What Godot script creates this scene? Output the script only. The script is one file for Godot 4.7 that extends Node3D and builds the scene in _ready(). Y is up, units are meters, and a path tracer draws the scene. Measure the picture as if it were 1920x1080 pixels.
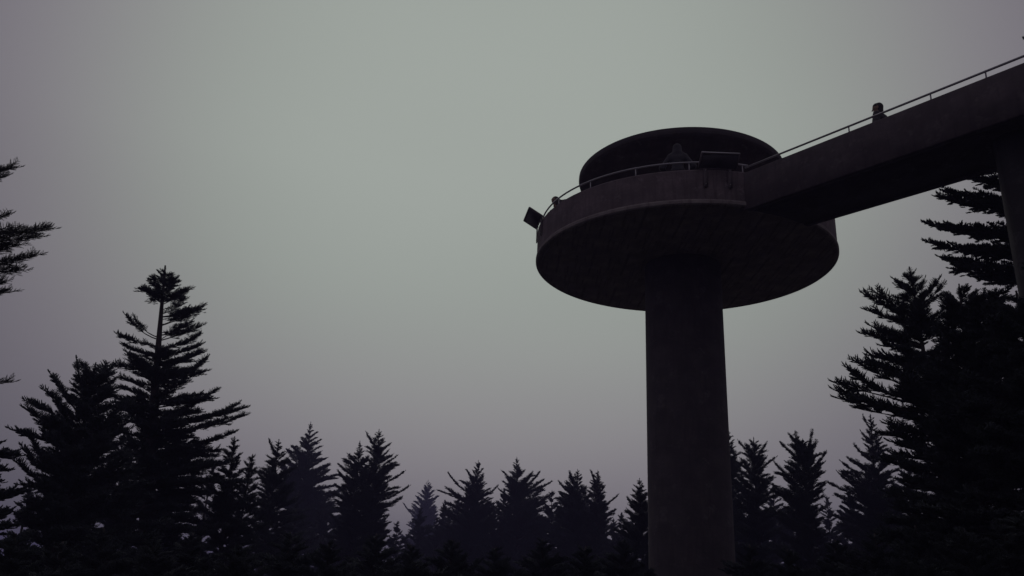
extends Node3D
# A concrete observation tower with its spiral walkway, seen from below among firs on a foggy mountain top at dusk.

const FOCAL := 1543.28                 # pixels of a 1920 wide frame
const EYE := Vector3(0, 1.6, 0)
const TOWER := Vector3(4.963, 0, -22.467)
const PLATFORM_R := 4.27
const Y_BOTTOM := 10.442               # underside of the platform
const Y_TOP := 11.399                  # top of the parapet
const Y_RAIL := 11.652
const Y_CANOPY := 13.346
const RAMP_D := Vector3(0.49973, 0, 0.86618)
const RAMP_N := Vector3(-0.86618, 0, 0.49973)
const RAMP_SLOPE := -0.0979
const RAMP_NEAR := 1.5287
const RAMP_W := 1.98
const RAMP_END := 27.0

var eye_basis: Basis
var names := {}
var M := {}
var sprig_dense: Array = []
var sprig_coarse: Array = []
var sprig_sparse: Array = []
var sprig_prong: Array = []
var laid: Array[Transform3D] = []
var sprigs := 0
var rng := RandomNumberGenerator.new()
var hill := FastNoiseLite.new()


# ---------------------------------------------------------------- bookkeeping
func numbered(called: String) -> String:
	if not names.has(called):
		names[called] = 0
		return called
	names[called] += 1
	return "%s_%03d" % [called, names[called]]

func tag(o: Node, label: String, category: String, group := "") -> Node:
	o.set_meta("label", label)
	o.set_meta("category", category)
	if group != "":
		o.set_meta("group", group)
	return o

func thing(called: String, label: String, category: String, where := Vector3.ZERO, turn := 0.0, group := "") -> Node3D:
	var o := Node3D.new()
	o.name = numbered(called)
	add_child(o)
	o.position = where
	o.rotation.y = turn
	tag(o, label, category, group)
	return o

func part(called: String, mesh: Mesh, mat: Material, parent: Node) -> MeshInstance3D:
	var o := MeshInstance3D.new()
	o.name = called
	o.mesh = mesh
	o.material_override = mat
	parent.add_child(o, true)
	return o

func begin() -> SurfaceTool:
	var st := SurfaceTool.new()
	st.begin(Mesh.PRIMITIVE_TRIANGLES)
	return st

func done(st: SurfaceTool, smooth := true) -> ArrayMesh:
	if smooth:
		st.index()
	st.generate_normals()
	return st.commit()

func tri(st: SurfaceTool, a: Vector3, b: Vector3, c: Vector3) -> void:
	st.add_vertex(a)
	st.add_vertex(b)
	st.add_vertex(c)

func quad(st: SurfaceTool, a: Vector3, b: Vector3, c: Vector3, d: Vector3) -> void:
	tri(st, a, b, c)
	tri(st, a, c, d)

# a box given by its centre, three half axes, with bevelled long edges left to the renderer
func block(st: SurfaceTool, c: Vector3, x: Vector3, y: Vector3, z: Vector3) -> void:
	var p: Array[Vector3] = []
	for i in 8:
		p.append(c + x * (1.0 if i & 1 else -1.0) + y * (1.0 if i & 2 else -1.0) + z * (1.0 if i & 4 else -1.0))
	for f in [[0, 2, 3, 1], [4, 5, 7, 6], [0, 1, 5, 4], [2, 6, 7, 3], [0, 4, 6, 2], [1, 3, 7, 5]]:
		quad(st, p[f[0]], p[f[1]], p[f[2]], p[f[3]])

func tube(st: SurfaceTool, path: Array, radii: Array, sides := 8, caps := true) -> void:
	var rings: Array = []
	for i in path.size():
		var t: Vector3 = (path[mini(i + 1, path.size() - 1)] - path[maxi(i - 1, 0)]).normalized()
		var u := t.cross(Vector3.UP if absf(t.y) < 0.95 else Vector3.RIGHT).normalized()
		var v := t.cross(u)
		var ring: Array[Vector3] = []
		for k in sides:
			var a := TAU * k / sides
			ring.append(path[i] + (u * cos(a) + v * sin(a)) * radii[i])
		rings.append(ring)
	for i in path.size() - 1:
		for k in sides:
			var l := (k + 1) % sides
			quad(st, rings[i][k], rings[i][l], rings[i + 1][l], rings[i + 1][k])
	if caps:
		for k in range(1, sides - 1):
			tri(st, rings[0][0], rings[0][k + 1], rings[0][k])
			tri(st, rings[-1][0], rings[-1][k], rings[-1][k + 1])

# turns a profile of (radius, height) round the y axis from angle a0 to a1
func lathe(profile: Array, a0 := 0.0, a1 := TAU, steps := 128) -> ArrayMesh:
	var st := begin()
	var n := profile.size()
	var closed := absf(a1 - a0 - TAU) < 0.001
	for i in n - 1:
		st.set_smooth_group(-1)
		for k in steps:
			var b0 := lerpf(a0, a1, float(k) / steps)
			var b1 := lerpf(a0, a1, float(k + 1) / steps)
			var p: Vector2 = profile[i]
			var q: Vector2 = profile[i + 1]
			var v := [Vector3(p.x * cos(b0), p.y, p.x * sin(b0)), Vector3(q.x * cos(b0), q.y, q.x * sin(b0)), Vector3(q.x * cos(b1), q.y, q.x * sin(b1)), Vector3(p.x * cos(b1), p.y, p.x * sin(b1))]
			var slope := Vector2(q.y - p.y, p.x - q.x).normalized()
			var nrm := [Vector3(slope.x * cos(b0), slope.y, slope.x * sin(b0)), Vector3(slope.x * cos(b1), slope.y, slope.x * sin(b1))]
			for j in [0, 2, 1, 0, 3, 2]:
				st.set_normal(nrm[0] if j < 2 else nrm[1])
				st.add_vertex(v[j])
	if not closed:
		for a in [a0, a1]:
			for i in range(1, n - 2):
				for j in [0, i, i + 1]:
					st.set_normal(Vector3(-sin(a), 0, cos(a)) * (1.0 if a == a1 else -1.0))
					st.add_vertex(Vector3(profile[j].x * cos(a), profile[j].y, profile[j].x * sin(a)))
	return st.commit()


# ---------------------------------------------------------------- camera geometry
func look(px: float, py: float) -> Vector3:
	return eye_basis * Vector3(px - 960.0, 540.0 - py, -FOCAL)

func at(px: float, py: float, far: float) -> Vector3:     # the point seen there, so many metres away along the ground
	var d := look(px, py)
	return EYE + d * (far / Vector2(d.x, d.z).length())

func seen(p: Vector3) -> Vector3:                           # where a point is seen, and its depth
	var c := (p - EYE) * eye_basis
	return Vector3(960.0 - FOCAL * c.x / c.z, 540.0 + FOCAL * c.y / c.z, -c.z)

func ground(x: float, z: float) -> float:
	var r := Vector2(x, z).length()
	return smoothstep(6.0, 30.0, r) * 0.5 + hill.get_noise_2d(x, z) * 0.7 * smoothstep(2.0, 14.0, r) - smoothstep(60.0, 400.0, r) * 30.0


# ---------------------------------------------------------------- materials
func noise_image(seed_: int, freq: float, size: int, octaves := 4) -> Image:
	var n := FastNoiseLite.new()
	n.seed = seed_
	n.frequency = freq
	n.fractal_octaves = octaves
	return n.get_seamless_image(size, size)

func concrete(dark: Color, light: Color, stain: Color, seed_: int) -> StandardMaterial3D:
	var n := 512
	var broad := noise_image(seed_, 0.008, n)
	var fine := noise_image(seed_ + 1, 0.06, n, 5)
	var run := noise_image(seed_ + 2, 0.012, n, 3)
	var img := Image.create(n, n, false, Image.FORMAT_RGB8)
	var h := Image.create(n, n, false, Image.FORMAT_RGB8)
	for y in n:
		for x in n:
			var b := broad.get_pixel(x, y).r
			var f := fine.get_pixel(x, y).r
			var s := run.get_pixel((x * 3) % n, (y / 4 + 7) % n).r      # streaks that run down the face
			var c := dark.lerp(light, clampf((b - 0.25) * 1.4 + (f - 0.5) * 0.45, 0.0, 1.0))
			c = c.lerp(stain, smoothstep(0.5, 0.85, s) * 0.5)
			c = c.lerp(light.lightened(0.18), smoothstep(0.66, 0.8, run.get_pixel((x + 190) % n, (y + 77) % n).r) * clampf(f * 1.6 - 0.4, 0.0, 1.0) * 0.7)   # pale lime bloom
			img.set_pixel(x, y, c)
			var g := clampf(0.5 + (f - 0.5) * 0.8 + (0.08 if y % 64 < 2 else 0.0), 0.0, 1.0)   # faint board marks
			h.set_pixel(x, y, Color(g, g, g))
	var nm: Image = h.duplicate()
	nm.bump_map_to_normal_map(3.0)
	var m := StandardMaterial3D.new()
	m.albedo_texture = ImageTexture.create_from_image(img)
	m.normal_enabled = true
	m.normal_texture = ImageTexture.create_from_image(nm)
	m.normal_scale = 0.35
	m.roughness = 0.92
	m.uv1_triplanar = true
	m.uv1_world_triplanar = true
	m.uv1_scale = Vector3.ONE * 0.34
	return m

func plain(linear: Color, rough: float, metal := 0.0) -> StandardMaterial3D:
	var m := StandardMaterial3D.new()
	m.albedo_color = linear.linear_to_srgb()
	m.roughness = rough
	m.metallic = metal
	return m

func materials() -> void:
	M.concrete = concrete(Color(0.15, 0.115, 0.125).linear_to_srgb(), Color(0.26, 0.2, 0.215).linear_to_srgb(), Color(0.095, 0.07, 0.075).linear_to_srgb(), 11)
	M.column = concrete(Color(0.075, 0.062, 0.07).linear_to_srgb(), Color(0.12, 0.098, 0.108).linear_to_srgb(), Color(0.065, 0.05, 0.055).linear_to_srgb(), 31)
	M.ramp = concrete(Color(0.085, 0.066, 0.074).linear_to_srgb(), Color(0.15, 0.118, 0.13).linear_to_srgb(), Color(0.055, 0.042, 0.047).linear_to_srgb(), 81)  # ramp wall concrete, darkened so its colour carries the shade on it
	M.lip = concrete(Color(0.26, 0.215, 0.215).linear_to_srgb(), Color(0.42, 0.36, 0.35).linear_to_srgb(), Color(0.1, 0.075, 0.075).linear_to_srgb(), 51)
	M.shaded_support = concrete(Color(0.03, 0.026, 0.03).linear_to_srgb(), Color(0.05, 0.044, 0.05).linear_to_srgb(), Color(0.025, 0.02, 0.022).linear_to_srgb(), 61)  # support column concrete, shade of nearby trees put into its dark colour
	M.rail = plain(Color(0.42, 0.4, 0.43), 0.42, 0.7)
	M.bracket = plain(Color(0.17, 0.135, 0.145), 0.8)
	M.board = plain(Color(0.1, 0.085, 0.1), 0.7)
	M.bolt = plain(Color(0.6, 0.6, 0.6), 0.3, 0.9)
	M.needles = plain(Color(0.052, 0.064, 0.066), 0.8)
	M.lichen = plain(Color(0.045, 0.052, 0.042), 0.85)
	var bark := noise_image(71, 0.03, 256, 5)
	var bi := Image.create(256, 256, false, Image.FORMAT_RGB8)
	for y in 256:
		for x in 256:
			bi.set_pixel(x, y, Color(0.035, 0.028, 0.026).lerp(Color(0.1, 0.085, 0.08), bark.get_pixel((x * 2) % 256, y / 2).r).linear_to_srgb())
	var b := StandardMaterial3D.new()
	b.albedo_texture = ImageTexture.create_from_image(bi)
	b.uv1_triplanar = true
	b.uv1_scale = Vector3.ONE * 1.4
	b.roughness = 0.95
	M.bark = b
	var duff := noise_image(91, 0.02, 256, 5)
	var di := Image.create(256, 256, false, Image.FORMAT_RGB8)
	for y in 256:
		for x in 256:
			di.set_pixel(x, y, Color(0.03, 0.026, 0.02).lerp(Color(0.07, 0.065, 0.04), duff.get_pixel(x, y).r).linear_to_srgb())
	var g := StandardMaterial3D.new()
	g.albedo_texture = ImageTexture.create_from_image(di)
	g.uv1_triplanar = true
	g.uv1_world_triplanar = true
	g.uv1_scale = Vector3.ONE * 0.3
	g.roughness = 0.97
	M.ground = g


# ---------------------------------------------------------------- firs
func shoot(st: SurfaceTool, r: RandomNumberGenerator, p: Vector3, dir: Vector3, length: float, gap: float, nl: float, nw: float, body: float) -> void:
	var u := dir.cross(Vector3.UP if absf(dir.y) < 0.9 else Vector3.RIGHT).normalized()
	var v := u.cross(dir)
	# the packed needles round the twig, a ragged spindle
	var rings: Array = []
	for i in 3:
		var ring: Array[Vector3] = []
		var spin := r.randf() * TAU
		for k in 3:
			var w: float = body * [0.55, 1.0, 0.72][i] * r.randf_range(0.75, 1.25)
			var ang := spin + TAU * k / 3.0
			ring.append(p + dir * length * [0.0, 0.4, 0.82][i] + (u * cos(ang) + v * sin(ang)) * w)
		rings.append(ring)
	var e := p + dir * (length + nl * 0.5)
	for k in 3:
		var l := (k + 1) % 3
		for i in 2:
			quad(st, rings[i][k], rings[i][l], rings[i + 1][l], rings[i + 1][k])
		tri(st, rings[2][k], rings[2][l], e)
	# loose needles that break its outline
	var n := int(length / gap) + 1
	for i in n:
		var q := p + dir * (length * (i + r.randf()) / n)
		for s in 2:
			var ang := r.randf_range(-0.5, 1.1) if s == 0 else PI - r.randf_range(-0.5, 1.1)
			var out := (u * cos(ang) + v * sin(ang))
			var tip := q + (dir * 0.62 + out * 0.8) * nl * r.randf_range(0.8, 1.2)
			var across := (dir * 0.8 + v * r.randf_range(-0.5, 0.5)).normalized() * nw * 0.5
			tri(st, q - across, q + across, tip)

func sprig(seed_: int, sides: int, gap: float, nl: float, nw: float, reach: float, body: float) -> ArrayMesh:
	var r := RandomNumberGenerator.new()
	r.seed = seed_
	var st := begin()
	shoot(st, r, Vector3.ZERO, Vector3.RIGHT, 1.0, gap, nl, nw, body)
	for i in sides:
		var t := lerpf(0.1, 0.86, (i + r.randf_range(0.2, 0.8)) / sides)
		var s := 1.0 if i % 2 else -1.0
		var ang := r.randf_range(0.65, 0.95)
		var dir := Vector3(cos(ang), r.randf_range(-0.08, 0.3), s * sin(ang)).normalized()
		shoot(st, r, Vector3(t, 0, 0), dir, (reach * (1.0 - t) + 0.16) * r.randf_range(0.75, 1.15), gap, nl, nw, body)
	return done(st, false)

func lay_sprig(p: Vector3, dir: Vector3, size: float) -> void:
	var up := Vector3(rng.randf_range(-0.35, 0.35), 1, rng.randf_range(-0.35, 0.35))
	var z := dir.cross(up)
	if z.length() < 0.05:
		z = dir.cross(Vector3(1, 0.2, 0.3))
	z = z.normalized()
	var y := z.cross(dir) * size
	var x := dir * size
	z *= size
	laid.append(Transform3D(x, y, z, p))

# One bough from the trunk at a to its tip at b, both in the tree's own space.
func bough(wood: SurfaceTool, a: Vector3, b: Vector3, o: Dictionary) -> void:
	if a.distance_to(b) > o.size * 1.5:                        # the last sprigs reach past the wood
		b -= (b - a).normalized() * o.size * 0.22
	var reach := Vector2(b.x - a.x, b.z - a.z).length()
	var length := a.distance_to(b)
	var mid := a.lerp(b, 0.55)
	mid.y = lerpf(a.y, b.y, o.get("hang", 0.7) + rng.randf_range(-0.3, 0.25)) - reach * o.get("sag", 0.02)
	mid += Vector3(rng.randf_range(-1, 1), 0, rng.randf_range(-1, 1)) * length * 0.05
	var path: Array = []
	var rad: Array = []
	for i in 6:
		var t := i / 5.0
		path.append(a.lerp(mid, t).lerp(mid.lerp(b, t), t))
		rad.append(lerpf(0.011 * length + 0.007, 0.004, t))
	tube(wood, path, rad, 4, false)
	var size: float = clampf(length * 0.34, o.size * 0.42, o.size)
	var bare: float = o.get("bare", 0.15) * rng.randf_range(0.6, 1.4)
	var n := maxi(2, int(length * (1.0 - bare) / (size * o.get("step", 0.3))))
	var spread: float = o.get("spread", 0.46)
	for j in n:
		var t := bare + (1.0 - bare) * (j + rng.randf()) / n
		var p := a.lerp(mid, t).lerp(mid.lerp(b, t), t)
		var tan := (a.lerp(mid, t).direction_to(mid.lerp(b, t)) as Vector3)
		var side := tan.cross(Vector3.UP)
		side = Vector3.RIGHT if side.length() < 0.05 else side.normalized()
		var w: float = spread * length * minf(1.0, (t - bare) * 4.0 + 0.3) * pow(1.0 - t, 0.6) + size * 0.45
		for s in [-1.0, 1.0]:
			if rng.randf() < o.get("thin", 0.0):
				continue
			var ang := rng.randf_range(0.55, 1.0)
			var dir: Vector3 = (tan * cos(ang) + side * (s * sin(ang)) + Vector3.UP * rng.randf_range(-0.12, 0.18 + o.get("up", 0.0))).normalized()
			var run := w * rng.randf_range(0.65, 1.15)
			var k := 0.0
			while k < run:
				var piece := minf(size, maxf(run - k, size * 0.5)) * rng.randf_range(0.85, 1.2)
				var d2 := (dir + Vector3(rng.randf_range(-0.22, 0.22), rng.randf_range(-0.1, 0.22), rng.randf_range(-0.22, 0.22))).normalized()
				lay_sprig(p + dir * k, d2, piece)
				k += size * 0.7
		for u in 2:
			if rng.randf() > o.get("tuft", 0.75):
				continue
			var d3 := (tan * 0.7 + Vector3.UP * rng.randf_range(0.3, 0.9) + side * rng.randf_range(-0.5, 0.5)).normalized()
			lay_sprig(p + side * rng.randf_range(-0.5, 0.5) * w, d3, size * rng.randf_range(0.5, 0.95))
	var end := mid.direction_to(b)
	for k in 3:
		lay_sprig(b - end * size * 0.5 * k, (end + Vector3(rng.randf_range(-0.3, 0.3), rng.randf_range(0.0, 0.35) + o.get("up", 0.0), rng.randf_range(-0.3, 0.3)) * (0.4 if k == 0 else 1.0)).normalized(), size * rng.randf_range(0.8, 1.1))

# A fir whose crown follows an outline of rows [y, left x, right x], measured on the photograph and set back at its own distance.
func fir(o: Dictionary) -> Node3D:
	rng.seed = o.seed
	var top: Vector3 = at(o.top[0], o.top[1], o.far)
	var lean: float = o.get("lean", rng.randf_range(-0.03, 0.03) * top.y)
	var base := Vector3(top.x, 0, top.z)
	base += Vector3(-base.z, 0, base.x).normalized() * lean
	base.y = ground(base.x, base.z)
	var height := top.y - base.y
	var t := thing(o.get("called", "fir_tree"), o.label, o.get("category", "tree"), base, 0.0, o.get("group", ""))
	var right := Vector3(-base.z, 0, base.x).normalized()
	var back := Vector3(base.x, 0, base.z).normalized()
	var tilt: Vector3 = right * (-lean / height)
	# outline in metres: height, left reach, right reach
	var rows: Array = []
	for r in o.outline:
		var h := height * 0.5
		for k in 6:                                    # find the height on the trunk that is seen on this row
			var s := seen(base + Vector3(0, h, 0) + tilt * h)
			h += (s.y - r[0]) * s.z / FOCAL / 1.05
		var s2 := seen(base + Vector3(0, h, 0) + tilt * h)
		var full: float = o.get("full", 1.0) if rows.size() > 1 else 1.0
		rows.append([h, full * maxf((s2.x - r[1]) * s2.z / FOCAL, 0.05), full * maxf((r[2] - s2.x) * s2.z / FOCAL, 0.05)])
	var reach_at := func(h: float) -> Vector2:
		if h >= rows[0][0]:
			return Vector2(rows[0][1], rows[0][2]) * clampf((height - h) / maxf(height - rows[0][0], 0.05), 0.1, 1.0)
		for i in rows.size() - 1:
			if h >= rows[i + 1][0]:
				var f: float = (rows[i][0] - h) / maxf(rows[i][0] - rows[i + 1][0], 0.001)
				return Vector2(lerpf(rows[i][1], rows[i + 1][1], f), lerpf(rows[i][2], rows[i + 1][2], f))
		return Vector2(rows[-1][1], rows[-1][2])
	var bend := Vector3(rng.randf_range(-1, 1), 0, rng.randf_range(-1, 1)) * 0.012 * height
	var stem := func(h: float) -> Vector3: return Vector3(0, h, 0) + tilt * h + bend * sin(PI * h / height)
	var tr := begin()
	var path: Array = []
	var rad: Array = []
	for i in 13:
		var f := i / 12.0
		path.append(stem.call(height * f - (0.3 if i == 0 else 0.0)))
		rad.append(lerpf((0.016 * height + 0.02), 0.012, pow(f, 0.8)) * o.get("stout", 1.0))
	tube(tr, path, rad, 9)
	part("trunk", done(tr), M.bark, t)
	var wood := begin()
	laid = []
	var size: float = o.size
	var low: float = o.get("low", 0.06) * height
	var n := int((height - low) * o.get("per_metre", 12.0) * 1.7)
	var lift: Array = o.get("lift", [0.9, 0.12])
	var spin := rng.randf() * TAU
	var clump := FastNoiseLite.new()
	clump.seed = o.seed
	clump.frequency = 1.0
	clump.fractal_octaves = 2
	for i in n:
		var f := (i + rng.randf()) / n
		var h := height - 0.02 * height - (height * 0.98 - low) * pow(f, o.get("crowd", 1.0))
		spin += 2.39996 + rng.randf_range(-0.4, 0.4)
		var c := cos(spin)
		var lr: Vector2 = reach_at.call(h)
		var mean := (lr.x + lr.y) * 0.5
		var r := lerpf(mean, lr.y if c > 0 else lr.x, absf(c)) * rng.randf_range(o.get("ragged", 0.72), 1.06)
		r *= 1.0 - o.get("uneven", 0.45) * maxf(0.0, 0.25 + clump.get_noise_3d(h * 9.0 / maxf(height * 0.5, 3.0), c * 0.9, sin(spin) * 0.9) * 1.3)
		if i % 4 == 3:
			r *= rng.randf_range(0.4, 0.75)
		var skip := false
		for g in o.get("gaps", []):
			var row := seen(base + Vector3(0, h, 0) + tilt * h).y
			if row > g[0] and row < g[1] and (g[2] == 0 or c * g[2] > -0.25):
				skip = true
		if skip:
			continue
		var age := clampf((height - h) / height * 1.5, 0.0, 1.0)
		var rise: float = r * lerpf(lift[0], lift[1], pow(age, 0.6)) * rng.randf_range(0.7, 1.3)
		var from := maxf(h - rise, 0.15)
		var a: Vector3 = stem.call(from)
		bough(wood, a, Vector3(0, h + rng.randf_range(-0.14, 0.1) * minf(r, 1.5), 0) + tilt * h + (right * c + back * sin(spin)) * r, o)
	for e in o.get("boughs", []):                          # boughs of its own: [row on the trunk, tip x, tip y, how far back, width, bare share]
		var h := height * 0.5
		for k in 6:
			var s := seen(base + Vector3(0, h, 0) + tilt * h)
			h += (s.y - e[0]) * s.z / FOCAL / 1.05
		var tip := at(e[1], e[2], o.far + e[3]) - base
		var own := o.duplicate()
		own.spread = e[4]
		own.bare = e[5]
		own.hang = o.get("own_hang", 0.45)
		if e.size() > 6:
			own.thin = e[6]
		bough(wood, stem.call(h), tip, own)
	# the leading shoot
	var lead: float = o.get("leader", 0.5)
	var q := 0.0
	while q < lead:
		lay_sprig(stem.call(height - q - size * 0.5), (Vector3.UP + Vector3(rng.randf_range(-1, 1), 0, rng.randf_range(-1, 1)) * lerpf(0.04, 0.6, q / lead)).normalized(), size * lerpf(0.4, 0.75, q / lead) * rng.randf_range(0.8, 1.15))
		q += size * 0.2
	part("limbs", done(wood), M.bark, t).set_meta("kind", "stuff")
	var mm := MultiMesh.new()
	mm.transform_format = MultiMesh.TRANSFORM_3D
	var kinds: Array = {"dense": sprig_dense, "coarse": sprig_coarse, "sparse": sprig_sparse, "prong": sprig_prong}[o.get("kind", "prong" if o.seed < 1000 else "coarse")]
	mm.mesh = kinds[o.seed % kinds.size()]
	mm.instance_count = laid.size()
	for i in laid.size():
		mm.set_instance_transform(i, laid[i])
	sprigs += laid.size()
	var crown := MultiMeshInstance3D.new()
	crown.name = "crown"
	crown.multimesh = mm
	crown.material_override = M.lichen if o.get("kind", "") == "sparse" else M.needles
	crown.set_meta("kind", "stuff")
	t.add_child(crown, true)
	return t


# ---------------------------------------------------------------- people
# Joins tapered bones [a, b, radius at a, radius at b] into one skin with surface nets.
func skin(bones: Array, cell: float, blend: float, paint: Callable) -> ArrayMesh:
	var lo := Vector3.INF
	var hi := -Vector3.INF
	for b in bones:
		var r := maxf(b[2], b[3]) + cell * 2.0 + blend
		lo = lo.min(b[0] - Vector3.ONE * r).min(b[1] - Vector3.ONE * r)
		hi = hi.max(b[0] + Vector3.ONE * r).max(b[1] + Vector3.ONE * r)
	var nx := int((hi.x - lo.x) / cell) + 2
	var ny := int((hi.y - lo.y) / cell) + 2
	var nz := int((hi.z - lo.z) / cell) + 2
	var field := PackedFloat32Array()
	field.resize(nx * ny * nz)
	field.fill(1.0)
	for b in bones:
		var r := maxf(b[2], b[3]) + cell * 2.0 + blend
		var p: Vector3 = b[0]
		var d: Vector3 = b[1] - b[0]
		var dd := maxf(d.length_squared(), 1e-9)
		var l0: Vector3 = (b[0].min(b[1]) - Vector3.ONE * r - lo) / cell
		var l1: Vector3 = (b[0].max(b[1]) + Vector3.ONE * r - lo) / cell
		for k in range(maxi(0, int(l0.z)), mini(nz, int(l1.z) + 1)):
			for j in range(maxi(0, int(l0.y)), mini(ny, int(l1.y) + 1)):
				for i in range(maxi(0, int(l0.x)), mini(nx, int(l1.x) + 1)):
					var q := lo + Vector3(i, j, k) * cell - p
					var t := clampf(q.dot(d) / dd, 0.0, 1.0)
					var v: float = (q - d * t).length() - lerpf(b[2], b[3], t)
					var at_ := i + nx * (j + ny * k)
					var w := field[at_]
					var h := maxf(blend - absf(v - w), 0.0) / blend
					field[at_] = minf(v, w) - h * h * blend * 0.25
	var st := begin()
	var index := {}
	var verts: Array[Vector3] = []
	for k in nz - 1:
		for j in ny - 1:
			for i in nx - 1:
				if absf(field[i + nx * (j + ny * k)]) > cell * 2.0:
					continue
				var sum := Vector3.ZERO
				var cuts := 0
				for e in [[0, 1], [0, 2], [0, 4], [1, 3], [1, 5], [2, 3], [2, 6], [3, 7], [4, 5], [4, 6], [5, 7], [6, 7]]:
					var pa := Vector3(e[0] & 1, (e[0] >> 1) & 1, e[0] >> 2)
					var pb := Vector3(e[1] & 1, (e[1] >> 1) & 1, e[1] >> 2)
					var fa := field[int(i + pa.x + nx * (j + pa.y + ny * (k + pa.z)))]
					var fb := field[int(i + pb.x + nx * (j + pb.y + ny * (k + pb.z)))]
					if (fa < 0.0) != (fb < 0.0):
						sum += pa.lerp(pb, fa / (fa - fb))
						cuts += 1
				if cuts:
					index[i + nx * (j + ny * k)] = verts.size()
					verts.append(lo + (Vector3(i, j, k) + sum / cuts) * cell)
	for v in verts:
		st.set_color(paint.call(v))
		st.add_vertex(v)
	var step := [1, nx, nx * ny]
	for k in range(1, nz - 1):
		for j in range(1, ny - 1):
			for i in range(1, nx - 1):
				var at_ := i + nx * (j + ny * k)
				if absf(field[at_]) > cell * 1.5:
					continue
				for ax in 3:
					var in_a := field[at_] < 0.0
					if in_a == (field[at_ + step[ax]] < 0.0):
						continue
					var u: int = step[(ax + 1) % 3]
					var w: int = step[(ax + 2) % 3]
					var q := [at_ - u - w, at_ - w, at_, at_ - u]
					if not q.all(func(x): return index.has(x)):
						continue
					var g := q.map(func(x): return index[x])
					if not in_a:
						g.reverse()
					for m in [0, 2, 1, 0, 3, 2]:
						st.add_index(g[m])
	st.generate_normals()
	return st.commit()

func hand_bones(wrist: Vector3, dir: Vector3, palm: Vector3, side: float) -> Array:
	var out: Array = []
	var across := dir.cross(palm).normalized() * side
	var knuckle := wrist + dir * 0.085
	for f in 4:
		var off := across * (0.03 - 0.02 * f)
		out.append([wrist + off * 0.5, knuckle + off, 0.014, 0.012])
		var l: float = [0.072, 0.08, 0.075, 0.058][f]
		var m := knuckle + off + (dir * 0.85 + palm * 0.5).normalized() * l * 0.55
		out.append([knuckle + off, m, 0.0095, 0.0085])
		out.append([m, m + (dir * 0.4 + palm * 0.9).normalized() * l * 0.5, 0.0085, 0.0075])
	var th := wrist + dir * 0.03 + across * 0.035
	out.append([wrist + dir * 0.01 + across * 0.012, th, 0.014, 0.012])
	out.append([th, th + (dir * 0.7 + across * 0.5 + palm * 0.4).normalized() * 0.05, 0.0115, 0.009])
	return out

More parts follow.
